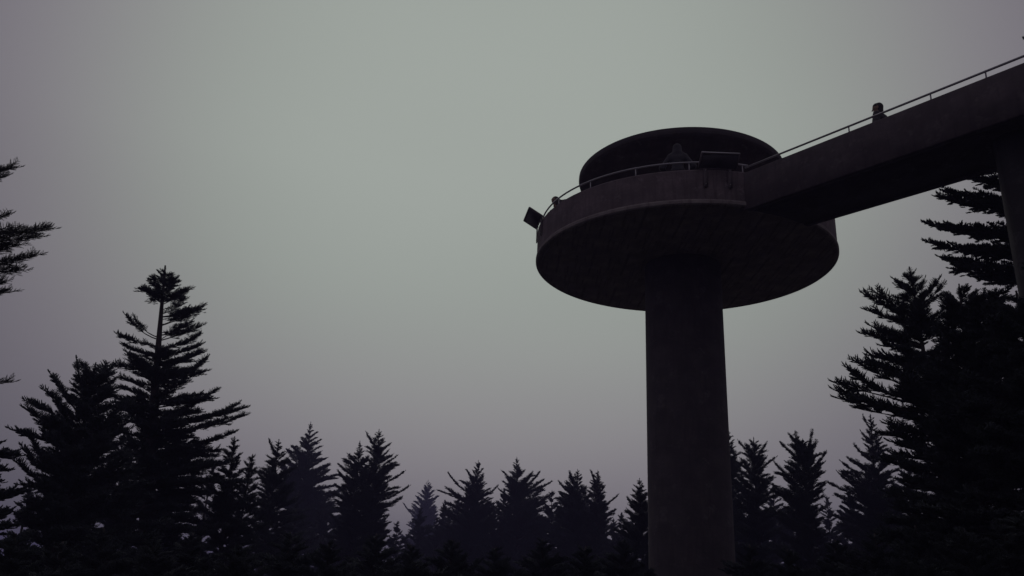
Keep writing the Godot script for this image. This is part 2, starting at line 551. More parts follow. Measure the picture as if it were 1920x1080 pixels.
# pose: lean of the trunk forward, hands of the arms, hood or hair; faces +z in its own space, feet at the origin
func person(label: String, where: Vector3, turn: float, pose: Dictionary) -> void:
	var t := thing("person", label, "person", where, turn)
	var lean: float = pose.lean
	var hip := Vector3(0, 0.93, -lean * 0.25)
	var chest := hip + Vector3(0, 0.36 - lean * 0.1, lean * 0.55)
	var neck := chest + Vector3(0, 0.17, lean * 0.3)
	var head := neck + Vector3(0, 0.155, 0.02 + lean * 0.15)
	if pose.has("stoop"):                                     # bent over at the waist
		chest = hip + Vector3(0, 0.14, 0.32)
		neck = chest + Vector3(0, 0.07, 0.16)
		head = neck + Vector3(0, 0.09, 0.12)
	var look_at: Basis = Basis(Vector3.UP, pose.get("look", 0.0))
	var legs: Array = []
	for s in [-1.0, 1.0]:
		var stride: float = pose.get("stride", 0.0) * s
		var knee := Vector3(0.1 * s, 0.5, stride * 0.5 + 0.03)
		var ankle := Vector3(0.11 * s, 0.08, stride - (0.06 if stride < 0.0 else 0.0))
		legs.append([hip + Vector3(0.09 * s, -0.02, 0), knee, 0.092, 0.06])
		legs.append([knee, ankle, 0.06, 0.042])
		legs.append([ankle + Vector3(0, -0.035, -0.03), ankle + Vector3(0.02 * s, -0.045, 0.15), 0.042, 0.034])
	var trunk: Array = [[hip + Vector3(-0.06, 0, 0), hip + Vector3(0.06, 0, 0), 0.115, 0.115], [hip, chest, 0.125, 0.13], [chest + Vector3(-0.09, 0.03, 0), chest + Vector3(0.09, 0.03, 0), 0.11, 0.11]]
	var arms: Array = []
	var hands: Array = [[], []]
	for s in [-1.0, 1.0]:
		var shoulder := chest + Vector3(0.185 * s, 0.09, 0)
		var wrist: Vector3 = pose.hand * Vector3(s, 1, 1)
		var gap := shoulder.distance_to(wrist)
		var out := sqrt(maxf(0.29 * 0.29 - gap * gap * 0.25, 0.0004))
		var elbow := shoulder.lerp(wrist, 0.5) + Vector3(s * 0.75, -0.55, -0.35).normalized() * out
		arms.append([shoulder, elbow, 0.058, 0.045])
		arms.append([elbow, wrist, 0.044, 0.029])
		hands[0 if s < 0 else 1].append_array(hand_bones(wrist, elbow.direction_to(wrist), pose.palm, s))
	var coat: Color = pose.coat
	var pants: Color = pose.pants
	var flesh := Color(0.36, 0.24, 0.18)
	var skin_m := StandardMaterial3D.new()
	skin_m.vertex_color_use_as_albedo = true
	skin_m.roughness = 0.7
	var body: Array = legs + trunk + arms
	body.append([chest, neck, 0.07, 0.055])
	body.append([neck, head, 0.052, 0.055])
	var paint := func(v: Vector3) -> Color: return Color(0.03, 0.03, 0.03) if v.y < 0.1 else (pants if v.y < hip.y + 0.04 else flesh)
	var st := begin()
	st.append_from(skin(body, 0.02, 0.05, paint), 0, Transform3D.IDENTITY)
	# head: skull, jaw, nose, ears, brow
	var face: Array = []
	for e in [[Vector3(0, 0.03, -0.02), Vector3(0, 0.03, 0.02), 0.088, 0.082], [Vector3(0, -0.03, 0.01), Vector3(0, -0.085, 0.06), 0.062, 0.032], [Vector3(0, 0.02, 0.09), Vector3(0, -0.025, 0.115), 0.008, 0.014], [Vector3(-0.085, 0.02, -0.01), Vector3(-0.09, -0.03, -0.005), 0.016, 0.012], [Vector3(0.085, 0.02, -0.01), Vector3(0.09, -0.03, -0.005), 0.016, 0.012], [Vector3(-0.04, 0.035, 0.082), Vector3(0.04, 0.035, 0.082), 0.012, 0.012], [Vector3(-0.02, -0.055, 0.088), Vector3(0.02, -0.055, 0.088), 0.009, 0.009], [Vector3(0, -0.06, -0.03), Vector3(0, -0.15, -0.03), 0.058, 0.055]]:
		face.append([head + look_at * e[0], head + look_at * e[1], e[2], e[3]])
	st.append_from(skin(face, 0.009, 0.02, func(_v): return flesh), 0, Transform3D.IDENTITY)
	for one in hands:
		st.append_from(skin(one, 0.005, 0.008, func(_v): return flesh), 0, Transform3D.IDENTITY)
	part("body", st.commit(), skin_m, t)
	var jacket: Array = []
	for b in trunk + arms:
		jacket.append([b[0], b[1], b[2] + 0.024, b[3] + 0.02])
	jacket.append([chest, neck + Vector3(0, -0.02, 0), 0.1, 0.075])
	var coat_m := plain(coat, 0.8)
	coat_m.rim_enabled = true
	if pose.get("hood", false):
		jacket.append([neck + Vector3(0, -0.05, -0.03), head + look_at * Vector3(0, 0.04, -0.035), 0.1, 0.118])
		jacket.append([chest + Vector3(-0.17, 0.1, 0), neck + Vector3(0, 0.04, -0.02), 0.085, 0.1])
		jacket.append([chest + Vector3(0.17, 0.1, 0), neck + Vector3(0, 0.04, -0.02), 0.085, 0.1])
	part("jacket", skin(jacket, 0.02, 0.05, func(_v): return Color.WHITE), coat_m, t)
	if not pose.get("hood", false):
		var hair: Array = []
		for e in [[Vector3(0, 0.055, -0.03), Vector3(0, 0.06, 0.015), 0.092, 0.084], [Vector3(0, 0.03, -0.04), Vector3(0, pose.get("hair", -0.05), -0.055), 0.085, 0.06]]:
			hair.append([head + look_at * e[0], head + look_at * e[1], e[2], e[3]])
		part("hair", skin(hair, 0.009, 0.02, func(_v): return Color.WHITE), plain(Color(0.03, 0.022, 0.018), 0.6), t)


# ---------------------------------------------------------------- the tower
func on_ring(deg: float, r: float, y: float) -> Vector3:
	return TOWER + Vector3(cos(deg_to_rad(deg)) * r, y, sin(deg_to_rad(deg)) * r)

func on_ramp(k: float, lat: float, y: float) -> Vector3:
	return TOWER + RAMP_D * k + RAMP_N * lat + Vector3(0, y + RAMP_SLOPE * (k - 3.7), 0)

func tower() -> void:
	var base := Vector3(TOWER.x, ground(TOWER.x, TOWER.z), TOWER.z)
	var t := thing("observation_tower", "round concrete observation platform on a thick column with a flat disc canopy", "tower", Vector3(TOWER.x, 0, TOWER.z))
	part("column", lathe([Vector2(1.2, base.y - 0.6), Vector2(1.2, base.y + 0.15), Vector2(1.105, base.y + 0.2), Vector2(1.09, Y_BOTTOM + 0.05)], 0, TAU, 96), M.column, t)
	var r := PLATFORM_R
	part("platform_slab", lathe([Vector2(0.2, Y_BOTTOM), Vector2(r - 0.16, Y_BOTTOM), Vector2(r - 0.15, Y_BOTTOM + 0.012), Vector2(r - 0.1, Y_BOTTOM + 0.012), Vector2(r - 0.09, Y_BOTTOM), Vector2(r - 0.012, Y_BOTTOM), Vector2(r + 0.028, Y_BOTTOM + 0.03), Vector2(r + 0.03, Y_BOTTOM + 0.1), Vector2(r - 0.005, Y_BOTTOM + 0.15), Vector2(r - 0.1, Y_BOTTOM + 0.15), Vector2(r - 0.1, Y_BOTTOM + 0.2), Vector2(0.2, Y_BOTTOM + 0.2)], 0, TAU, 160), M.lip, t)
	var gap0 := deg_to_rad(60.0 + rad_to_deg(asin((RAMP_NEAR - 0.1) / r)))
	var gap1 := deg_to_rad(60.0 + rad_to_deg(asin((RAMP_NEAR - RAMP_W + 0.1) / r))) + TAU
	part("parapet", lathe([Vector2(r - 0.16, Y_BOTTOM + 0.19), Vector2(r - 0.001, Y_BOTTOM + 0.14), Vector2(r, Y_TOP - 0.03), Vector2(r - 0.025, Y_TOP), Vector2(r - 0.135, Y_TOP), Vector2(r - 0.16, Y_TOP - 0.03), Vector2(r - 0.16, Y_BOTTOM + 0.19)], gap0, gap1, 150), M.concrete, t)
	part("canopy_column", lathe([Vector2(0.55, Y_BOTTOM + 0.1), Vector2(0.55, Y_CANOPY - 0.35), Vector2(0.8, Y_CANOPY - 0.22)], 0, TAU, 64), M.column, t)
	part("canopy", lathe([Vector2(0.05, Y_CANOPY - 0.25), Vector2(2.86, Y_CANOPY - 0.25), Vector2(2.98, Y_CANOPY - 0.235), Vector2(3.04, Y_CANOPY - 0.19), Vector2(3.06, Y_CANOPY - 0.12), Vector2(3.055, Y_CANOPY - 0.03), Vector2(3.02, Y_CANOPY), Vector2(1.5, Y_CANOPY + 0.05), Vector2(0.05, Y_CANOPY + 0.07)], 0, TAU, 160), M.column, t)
	# handrail on short posts, open where the walkway comes in
	var st := begin()
	var path: Array = []
	var rad: Array = []
	var a0 := rad_to_deg(gap0) - 1.0
	var a1 := rad_to_deg(gap1) + 1.0
	for i in 121:
		path.append(on_ring(lerpf(a0, a1, i / 120.0), r - 0.11, Y_RAIL) - Vector3(TOWER.x, 0, TOWER.z))
		rad.append(0.024)
	tube(st, path, rad, 10)
	var rail := part("handrail", done(st), M.rail, t)
	for i in 19:
		var p := on_ring(lerpf(a0 + 2.0, a1 - 2.0, i / 18.0), r - 0.11, 0) - Vector3(TOWER.x, 0, TOWER.z)
		var ps := begin()
		tube(ps, [p + Vector3(0, Y_TOP - 0.02, 0), p + Vector3(0, Y_RAIL - 0.015, 0)], [0.016, 0.016], 8)
		tube(ps, [p + Vector3(0, Y_TOP - 0.005, 0), p + Vector3(0, Y_TOP + 0.012, 0)], [0.045, 0.045], 12)
		part("rail_post", done(ps), M.rail, rail)

func ramp() -> void:
	var t := thing("walkway_ramp", "sloping concrete walkway with solid side walls running from the platform to the upper right edge", "walkway")
	var k0 := 4.05
	var seg := 24
	# the deck slab, three sheets thick enough to be seen from below
	var deck := begin()
	var near: Array = []
	var far: Array = []
	var sweep := func(st: SurfaceTool, shape: Array, from: Callable) -> void:
		for i in seg:
			for j in shape.size():
				var p: Vector2 = shape[j]
				var q: Vector2 = shape[(j + 1) % shape.size()]
				var ka: float = lerpf(from.call(p.x), RAMP_END, float(i) / seg)
				var kb: float = lerpf(from.call(p.x), RAMP_END, float(i + 1) / seg)
				var kc: float = lerpf(from.call(q.x), RAMP_END, float(i) / seg)
				var kd: float = lerpf(from.call(q.x), RAMP_END, float(i + 1) / seg)
				quad(st, on_ramp(ka, p.x, p.y), on_ramp(kb, p.x, p.y), on_ramp(kd, q.x, q.y), on_ramp(kc, q.x, q.y))
	var ring_k := func(lat: float) -> float: return sqrt(PLATFORM_R * PLATFORM_R - lat * lat) - 0.06
	var n := RAMP_NEAR
	var f := RAMP_NEAR - RAMP_W
	var yb := Y_BOTTOM - 0.045
	sweep.call(deck, [Vector2(n - 0.15, yb + 0.03), Vector2(n - 0.15, yb + 0.2), Vector2((n + f) / 2.0, yb + 0.2), Vector2(f + 0.15, yb + 0.2), Vector2(f + 0.15, yb + 0.03), Vector2((n + f) / 2.0, yb + 0.03)], ring_k)
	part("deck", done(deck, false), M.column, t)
	for s in 2:
		var o := n if s == 0 else f
		var d := -1.0 if s == 0 else 1.0
		var wall := begin()
		sweep.call(wall, [Vector2(o, yb + 0.015), Vector2(o, Y_TOP - 0.025), Vector2(o + d * 0.025, Y_TOP), Vector2(o + d * 0.135, Y_TOP), Vector2(o + d * 0.16, Y_TOP - 0.025), Vector2(o + d * 0.16, yb), Vector2(o + d * 0.015, yb)], ring_k)
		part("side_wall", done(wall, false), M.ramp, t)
		var lat := o + d * 0.08
		var kr: float = ring_k.call(lat) + 0.02
		var up := begin()
		tube(up, [on_ramp(kr, lat, Y_TOP + 0.165), on_ramp(12, lat, Y_TOP + 0.165), on_ramp(RAMP_END, lat, Y_TOP + 0.165)], [0.024, 0.024, 0.024], 10)
		var rail := part("handrail", done(up), M.rail, t)
		for k in [7.0, 8.9, 10.0, 11.9, 13.8, 15.7, 17.6, 19.5, 21.4, 23.3, 25.2]:
			var ps := begin()
			tube(ps, [on_ramp(k, lat, Y_TOP - 0.02), on_ramp(k, lat, Y_TOP + 0.15)], [0.016, 0.016], 8)
			tube(ps, [on_ramp(k, lat, Y_TOP - 0.005), on_ramp(k, lat, Y_TOP + 0.012)], [0.04, 0.04], 12)
			part("rail_post", done(ps), M.rail, rail)
	for k in [9.95, 19.5]:
		var p := on_ramp(k, (n + f) / 2.0, yb + 0.1)
		var g := ground(p.x, p.z)
		var st := begin()
		tube(st, [Vector3(p.x, g - 0.5, p.z), Vector3(p.x, g + 0.3, p.z), Vector3(p.x, p.y, p.z)], [0.5, 0.47, 0.45], 40)
		part("support_column", done(st), M.shaded_support, t)

func reading_panel(deg: float, label: String) -> void:
	var t := thing("reading_panel", label, "sign", on_ring(deg, PLATFORM_R, Y_TOP), -deg_to_rad(deg) + PI * 0.5)
	# own space: +z points outward, x along the parapet
	var st := begin()
	var tilt := Vector3(0, 0.21, 0.36)
	var mid := Vector3(0, 0.125, 0.21)
	block(st, mid, Vector3(0.445, 0, 0), tilt.normalized().cross(Vector3.RIGHT) * 0.012, tilt * 0.5)
	part("board", done(st, false), M.board, t)
	var fr := begin()
	for s in [-1.0, 1.0]:
		block(fr, mid + Vector3(0.46 * s, 0, 0), Vector3(0.018, 0, 0), tilt.normalized().cross(Vector3.RIGHT) * 0.022, tilt * 0.5 + tilt.normalized() * 0.02)
		block(fr, mid + tilt * (0.5 * s) + tilt.normalized() * 0.01 * s, Vector3(0.441, 0, 0), tilt.normalized().cross(Vector3.RIGHT) * 0.022, tilt.normalized() * 0.016)
	part("frame", done(fr, false), M.bracket, t)
	var edge := begin()
	block(edge, mid + tilt * 0.5 + tilt.normalized() * 0.031, Vector3(0.47, 0, 0), tilt.normalized().cross(Vector3.RIGHT) * 0.02, tilt.normalized() * 0.004)
	part("edge_strip", done(edge, false), M.rail, t)  # bright strip added to paint in the skylight along the upper edge
	for s in [-1.0, 1.0]:
		var b := begin()
		block(b, Vector3(0.3 * s, -0.2, 0.03), Vector3(0.05, 0, 0), Vector3(0, 0.3, 0), Vector3(0, 0, 0.012))
		block(b, Vector3(0.3 * s, 0.1, 0.1), Vector3(0.045, 0, 0), Vector3(0, 0.011, 0.016), Vector3(0, 0.1, 0.09))
		var br := part("bracket", done(b, false), M.bracket, t)
		for y in [-0.42, -0.05]:
			var q := begin()
			tube(q, [Vector3(0.3 * s, y, 0.035), Vector3(0.3 * s, y, 0.056)], [0.014, 0.012], 8)
			part("bolt", done(q), M.bolt, br)


# ---------------------------------------------------------------- the scene
func _ready() -> void:
	# camera
	eye_basis = Basis(Vector3.RIGHT, 0.341) * Basis(Vector3.BACK, 0.0421)
	var cam := Camera3D.new()
	cam.name = "camera"
	cam.fov = rad_to_deg(2.0 * atan(540.0 / FOCAL))
	cam.transform = Transform3D(eye_basis, EYE)
	cam.near = 0.05
	cam.far = 2000.0
	add_child(cam)
	cam.current = true
	# sky: thick cloud at dusk, brightest where the low sun stands behind it
	var glow := look(960, 330).normalized()
	var w := 720
	var h := 360
	var img := Image.create(w, h, false, Image.FORMAT_RGBF)
	var puffs := FastNoiseLite.new()
	puffs.seed = 5
	puffs.frequency = 0.9
	puffs.fractal_octaves = 3
	for y in h:
		var el := (0.5 - (y + 0.5) / h) * PI
		for x in w:
			var az := (x + 0.5) / w * TAU
			var d := Vector3(sin(az) * cos(el), sin(el), -cos(az) * cos(el))
			var ang := rad_to_deg(acos(clampf(d.dot(glow), -1, 1)))
			var e := exp(-pow(ang / 31.5, 3.5))
			var veil := 0.8 + 0.2 * clampf(d.y / 0.45, 0.0, 1.0)      # thicker, darker fog towards the horizon
			var v := (0.112 + 0.262 * e) * veil * (1.0 + 0.06 * puffs.get_noise_3dv(d * Vector3(1, 2.2, 1)))
			if el < 0:
				v *= lerpf(1.0, 0.25, smoothstep(0.0, 0.35, -el))
			var tint := Color(1.0, 0.93, 1.1).lerp(Color(1.05, 0.965, 1.02), e).lerp(Color(0.97, 1.055, 0.975), smoothstep(0.2, 0.95, e) * smoothstep(0.82, 0.96, veil))
			img.set_pixel(x, y, Color(v * tint.r, v * tint.g, v * tint.b))
	var pano := PanoramaSkyMaterial.new()
	pano.panorama = ImageTexture.create_from_image(img)
	var sky := Sky.new()
	sky.sky_material = pano
	var env := Environment.new()
	env.background_mode = Environment.BG_SKY
	env.sky = sky
	env.tonemap_mode = Environment.TONE_MAPPER_LINEAR
	env.tonemap_exposure = 1.0
	env.sdfgi_enabled = true
	env.ssao_enabled = true
	env.ssil_enabled = true
	env.fog_enabled = true
	env.fog_density = 0.0022
	env.fog_light_color = Color(0.78, 0.75, 1.0)
	var we := WorldEnvironment.new()
	we.name = "environment"
	we.environment = env
	add_child(we)
	var sun := DirectionalLight3D.new()
	sun.name = "sun"
	sun.light_energy = 0.05
	sun.light_angular_distance = 20.0
	sun.light_color = Color(1.0, 0.97, 0.93)
	sun.shadow_enabled = true
	add_child(sun)
	sun.look_at_from_position(Vector3.ZERO, -glow, Vector3.UP)

	hill.seed = 3
	hill.frequency = 0.02
	materials()
	for i in 3:
		sprig_dense.append(sprig(100 + i, 9, 0.07, 0.1, 0.04, 0.48, 0.062))
		sprig_coarse.append(sprig(200 + i, 8, 0.09, 0.11, 0.05, 0.48, 0.066))
		sprig_prong.append(sprig(400 + i, 7, 0.06, 0.085, 0.035, 0.62, 0.046))
		sprig_sparse.append(sprig(300 + i, 10, 0.045, 0.06, 0.025, 0.62, 0.02))

	# ground: one sheet, finer near the eye
	var gs := begin()
	var ring_r: Array = [0.0]
	while ring_r[-1] < 900.0:
		ring_r.append(ring_r[-1] * 1.1 + 0.8)
	var slices := 96
	for i in ring_r.size() - 1:
		for k in slices:
			var c: Array[Vector3] = []
			for q in [[i, k], [i, k + 1], [i + 1, k + 1], [i + 1, k]]:
				var a: float = TAU * q[1] / slices
				var x: float = ring_r[q[0]] * cos(a)
				var z: float = ring_r[q[0]] * sin(a)
				c.append(Vector3(x, ground(x, z), z))
			if i == 0:
				tri(gs, c[0], c[3], c[2])
			else:
				quad(gs, c[0], c[3], c[2], c[1])
	var floor_ := part("forest_floor", done(gs), M.ground, self)
	floor_.set_meta("kind", "structure")

	tower()
	ramp()
	woods()

	reading_panel(90.0, "dark slanted reading panel on the near side of the round parapet, below the canopy")
	reading_panel(172.0, "slanted reading panel sticking out at the far left edge of the platform")
	var p := on_ring(103.0, 3.8, Y_BOTTOM + 0.2)
	person("person in a dark hooded coat standing with back to the handrail under the canopy", p, -deg_to_rad(103.0) - PI * 0.5, {"lean": 0.05, "hand": Vector3(0.3, 0.98, 0.05), "palm": Vector3(0, -1, 0.1), "hood": true, "coat": Color(0.045, 0.04, 0.05), "pants": Color(0.03, 0.03, 0.04), "look": 0.0})
	p = on_ring(164.0, 3.5, Y_BOTTOM + 0.2)
	person("person bent over the parapet at the left end of the platform", p, -deg_to_rad(164.0) + PI * 0.5, {"lean": 0.4, "stoop": true, "hood": true, "hand": Vector3(0.17, 0.8, 0.66), "palm": Vector3(0, -1, 0.1), "coat": Color(0.06, 0.045, 0.05), "pants": Color(0.03, 0.03, 0.03), "look": 0.5, "hair": -0.06})
	p = on_ramp(7.25, 0.62, Y_BOTTOM + 0.16)
	person("dark-haired person walking on the sloping walkway, head above its handrail", p, atan2(-RAMP_D.x, -RAMP_D.z) + 0.2, {"lean": 0.05, "stride": 0.22, "hand": Vector3(0.27, 0.86, 0.12), "palm": Vector3(0, -0.3, 0.5), "coat": Color(0.04, 0.035, 0.04), "pants": Color(0.03, 0.035, 0.05), "look": 0.3, "hair": -0.1})


func woods() -> void:
	# left: the tall ragged fir with a bare stretch of trunk
	fir({"label": "tall ragged fir at left with a bare stretch of trunk below its top", "uneven": 0.4, "seed": 4, "top": [310, 497], "far": 22.0, "lean": 0.95, "stout": 1.7, "size": 0.22, "kind": "prong", "per_metre": 20.0, "lift": [0.8, 0.1], "ragged": 0.6, "spread": 0.36,
		"outline": [[508, 301, 320], [518, 292, 326], [532, 281, 336], [548, 262, 346], [560, 284, 326], [640, 270, 345], [665, 238, 365], [690, 228, 375], [730, 220, 385], [775, 215, 425], [810, 220, 444], [850, 215, 462], [900, 215, 470], [1000, 205, 480]], "gaps": [[563, 652, 0]],
		"boughs": [[520, 296, 509, 0.1, 0.45, 0.1], [526, 322, 514, -0.2, 0.45, 0.1], [535, 284, 520, -0.4, 0.5, 0.1], [544, 330, 528, 0.4, 0.5, 0.1], [556, 270, 542, -0.6, 0.5, 0.1], [560, 340, 550, 0.6, 0.5, 0.1], [560, 292, 556, -0.2, 0.5, 0.1], [572, 340, 556, 0.3, 0.3, 0.3, 0.55], [582, 346, 562, -0.4, 0.3, 0.3, 0.55], [590, 338, 574, 0.5, 0.3, 0.25, 0.6], [600, 342, 584, -0.2, 0.3, 0.3, 0.6], [640, 330, 622, 0.4, 0.3, 0.3, 0.6], [595, 375, 583, -0.5, 0.34, 0.2], [610, 350, 580, 0.3, 0.3, 0.3], [625, 345, 612, -0.4, 0.3, 0.3], [548, 262, 547, 0.3, 0.4, 0.15], [545, 280, 530, -0.3, 0.4, 0.15], [552, 283, 566, 0.5, 0.4, 0.1], [540, 333, 520, 0.2, 0.42, 0.1], [560, 353, 543, -0.2, 0.34, 0.3], [595, 379, 575, 0.3, 0.36, 0.25], [612, 356, 590, -0.4, 0.4, 0.25, 0.2], [630, 358, 604, 0.5, 0.3, 0.3, 0.3], [638, 236, 594, 0.0, 0.24, 0.62], [634, 252, 598, 0.4, 0.14, 0.7], [650, 221, 629, 0.2, 0.34, 0.25], [640, 376, 612, -0.3, 0.34, 0.32], [655, 373, 628, 0.4, 0.34, 0.25], [672, 232, 648, 0.4, 0.45, 0.1], [668, 375, 648, 0.2, 0.45, 0.1], [700, 376, 660, 0.6, 0.4, 0.1], [700, 222, 686, -0.3, 0.4, 0.12], [712, 388, 673, 0.3, 0.4, 0.15], [722, 384, 697, -0.5, 0.3, 0.4], [790, 406, 732, 0.4, 0.28, 0.2], [800, 460, 766, 0.5, 0.3, 0.2], [815, 458, 780, -0.4, 0.22, 0.25, 0.3], [800, 445, 758, 0.9, 0.28, 0.15], [840, 425, 785, 0.2, 0.3, 0.3, 0.4], [860, 438, 812, 0.5, 0.3, 0.2]]})
	fir({"label": "broad dark fir with a blunt top of several leaders, left of the tallest left fir", "seed": 8, "top": [180, 679], "far": 19.0, "size": 0.26, "kind": "prong", "per_metre": 24.0, "lift": [1.1, 0.25], "ragged": 0.66, "spread": 0.36, "up": 0.12,
		"outline": [[686, 150, 212], [705, 140, 222], [740, 130, 238], [775, 92, 255], [800, 80, 262], [822, 95, 270], [850, 70, 280], [890, 50, 300], [940, 45, 310], [1040, 30, 320]], 
		"boughs": [[740, 142, 681, 0.2, 0.22, 0.15], [735, 214, 684, -0.2, 0.26, 0.15], [735, 160, 690, -0.4, 0.3, 0.15], [735, 198, 688, 0.5, 0.3, 0.15], [790, 97, 706, 0.3, 0.16, 0.3], [812, 87, 735, -0.3, 0.14, 0.4], [800, 54, 756, 0.4, 0.28, 0.3], [815, 52, 772, -0.4, 0.28, 0.2], [838, 27, 809, 0.2, 0.22, 0.25], [845, 82, 812, 0.5, 0.26, 0.15], [895, 52, 818, 0.3, 0.16, 0.4], [905, 44, 845, 0.2, 0.16, 0.4], [925, 33, 872, 0.0, 0.2, 0.3]]})
	fir({"label": "small spiky fir just right of the tallest left fir, the taller of two", "seed": 12, "full": 0.8, "top": [440, 818], "far": 24.0, "size": 0.26, "per_metre": 16.0, "lift": [1.2, 0.4], "up": 0.15, "outline": [[828, 432, 446], [845, 420, 451], [875, 398, 460], [920, 370, 480], [1000, 360, 490]]})
	fir({"label": "small spiky fir right of the tallest left fir, the shorter of two", "seed": 13, "top": [474, 851], "far": 25.0, "size": 0.26, "per_metre": 16.0, "lift": [1.2, 0.4], "up": 0.15, "outline": [[860, 464, 478], [885, 450, 484], [920, 430, 492], [980, 415, 500]]})
	fir({"label": "large near fir mostly outside the left edge, its thin twiggy boughs reaching into view", "seed": 21, "top": [-190, 60], "far": 13.0, "size": 0.22, "kind": "sparse", "per_metre": 3.0, "low": 0.25, "lift": [0.9, 0.2], "spread": 0.26,
		"outline": [[120, -230, -150], [400, -330, -90], [800, -400, -60], [1000, -400, -60]],
		"boughs": [[360, 27, 316, 0.0, 0.16, 0.2], [375, 10, 332, 0.5, 0.16, 0.2], [455, 12, 405, 0.2, 0.14, 0.4], [490, 94, 430, 0.2, 0.2, 0.25], [480, 70, 445, -0.5, 0.2, 0.25], [500, 66, 482, 0.3, 0.22, 0.3], [495, 30, 462, 0.1, 0.3, 0.2], [525, 40, 508, -0.2, 0.22, 0.3], [590, 20, 548, 0.2, 0.2, 0.4], [600, 8, 530, 0.4, 0.2, 0.4], [757, 14, 718, 0.0, 0.03, 0.88]]})
	fir({"label": "dark fir cut by the left edge of the picture, beside the broad blunt fir", "seed": 22, "top": [-62, 700], "far": 18.0, "size": 0.26, "kind": "dense", "per_metre": 16.0, "lift": [0.9, 0.15], "outline": [[730, -80, -45], [800, -120, 2], [830, -130, 10], [870, -140, 20], [900, -150, 30], [945, -160, 45], [1040, -170, 50]]})
	# centre left, fading a little
	fir({"label": "narrow twin-topped fir between the left firs and the hazy pointed fir", "seed": 31, "top": [523, 823], "far": 34.0, "ragged": 0.6, "thin": 0.12, "size": 0.21, "full": 1.2, "per_metre": 16.2, "lift": [1.1, 0.3], "up": 0.1, "low": 0.22, "spread": 0.38, "outline": [[835, 512, 532], [850, 500, 540], [870, 490, 548], [900, 476, 556], [950, 470, 565], [1050, 460, 570]], "boughs": [[862, 505, 828, 0.0, 0.2, 0.1], [890, 476, 885, 0.2, 0.3, 0.2]]})
	fir({"label": "hazy pointed fir, the tallest of the middle-left group", "seed": 32, "top": [583, 790], "far": 75.0, "ragged": 0.6, "thin": 0.12, "size": 0.28, "full": 1.2, "per_metre": 10.8, "lift": [1.1, 0.3], "up": 0.15, "low": 0.22, "spread": 0.38, "outline": [[808, 574, 592], [825, 560, 602], [845, 540, 607], [860, 530, 620], [880, 520, 640], [920, 505, 655], [1060, 495, 665]]})
	fir({"label": "fir with a thin bare leader, left of the pair at middle left", "seed": 33, "top": [675, 826], "far": 46.0, "ragged": 0.6, "thin": 0.12, "size": 0.21, "full": 1.2, "per_metre": 16.2, "lift": [1.1, 0.35], "leader": 0.35, "up": 0.15, "low": 0.22, "spread": 0.38, "outline": [[842, 668, 682], [852, 652, 690], [865, 640, 700], [890, 632, 710], [920, 625, 720], [1050, 615, 730]]})
	fir({"label": "fir with a long right slope ending in a pointed bough, middle left", "seed": 34, "top": [711, 804], "far": 46.0, "ragged": 0.6, "thin": 0.12, "size": 0.22, "full": 1.2, "per_metre": 14.9, "lift": [1.0, 0.3], "up": 0.15, "low": 0.22, "spread": 0.38, "outline": [[815, 694, 720], [830, 692, 730], [855, 684, 743], [885, 670, 754], [915, 662, 756], [940, 660, 748], [980, 655, 732], [1050, 650, 730]], "boughs": [[840, 687, 813, 0.1, 0.25, 0.2], [945, 766, 913, 0.0, 0.16, 0.3], [915, 757, 886, 0.3, 0.2, 0.3], [880, 744, 856, 0.0, 0.22, 0.3]]})
	fir({"label": "palest small hazy fir in the dip at picture centre", "seed": 41, "top": [803, 899], "far": 170.0, "ragged": 0.6, "thin": 0.12, "size": 0.37, "full": 1.2, "per_metre": 6.8, "lift": [1.1, 0.4], "up": 0.2, "low": 0.22, "spread": 0.38, "outline": [[910, 792, 812], [925, 780, 820], [945, 770, 826], [965, 760, 832], [1060, 745, 840]], "boughs": [[985, 756, 944, 0.0, 0.18, 0.4]]})
	fir({"label": "fir with a narrow spire above spiky shoulders, right of the palest fir", "seed": 42, "top": [897, 862], "far": 66.0, "ragged": 0.6, "thin": 0.12, "size": 0.24, "full": 1.2, "per_metre": 13.5, "lift": [1.2, 0.35], "up": 0.2, "low": 0.22, "spread": 0.38, "outline": [[870, 888, 906], [890, 884, 910], [900, 868, 916], [920, 842, 928], [945, 828, 940], [1050, 815, 945]], "boughs": [[930, 840, 888, 0.0, 0.2, 0.3], [920, 875, 882, 0.3, 0.22, 0.2], [950, 821, 920, 0.2, 0.2, 0.3], [935, 933, 912, 0.2, 0.2, 0.3]]})
	fir({"label": "fir with a pointed top and a flat right shoulder, left of the forked firs", "seed": 43, "top": [969, 856], "far": 64.0, "ragged": 0.6, "thin": 0.12, "size": 0.24, "full": 1.2, "per_metre": 13.5, "lift": [1.2, 0.35], "up": 0.2, "low": 0.22, "spread": 0.38, "outline": [[868, 960, 977], [880, 956, 986], [890, 950, 1010], [910, 945, 1025], [940, 938, 1032], [1050, 930, 1036]], "boughs": [[920, 942, 884, 0.0, 0.22, 0.3], [950, 935, 918, 0.2, 0.24, 0.3], [925, 1012, 886, 0.0, 0.35, 0.15], [925, 998, 886, 0.3, 0.35, 0.15], [930, 1034, 904, 0.2, 0.28, 0.2]]})
	fir({"label": "left one of two close firs left of the tower column", "seed": 44, "top": [1083, 879], "far": 54.0, "ragged": 0.6, "thin": 0.12, "size": 0.23, "full": 1.2, "per_metre": 14.9, "lift": [1.1, 0.35], "up": 0.2, "low": 0.22, "spread": 0.38, "outline": [[890, 1074, 1092], [905, 1052, 1100], [925, 1040, 1108], [950, 1032, 1115], [1050, 1025, 1120]], "boughs": [[930, 1068, 886, 0.0, 0.2, 0.2], [935, 1048, 904, 0.2, 0.24, 0.2]]})
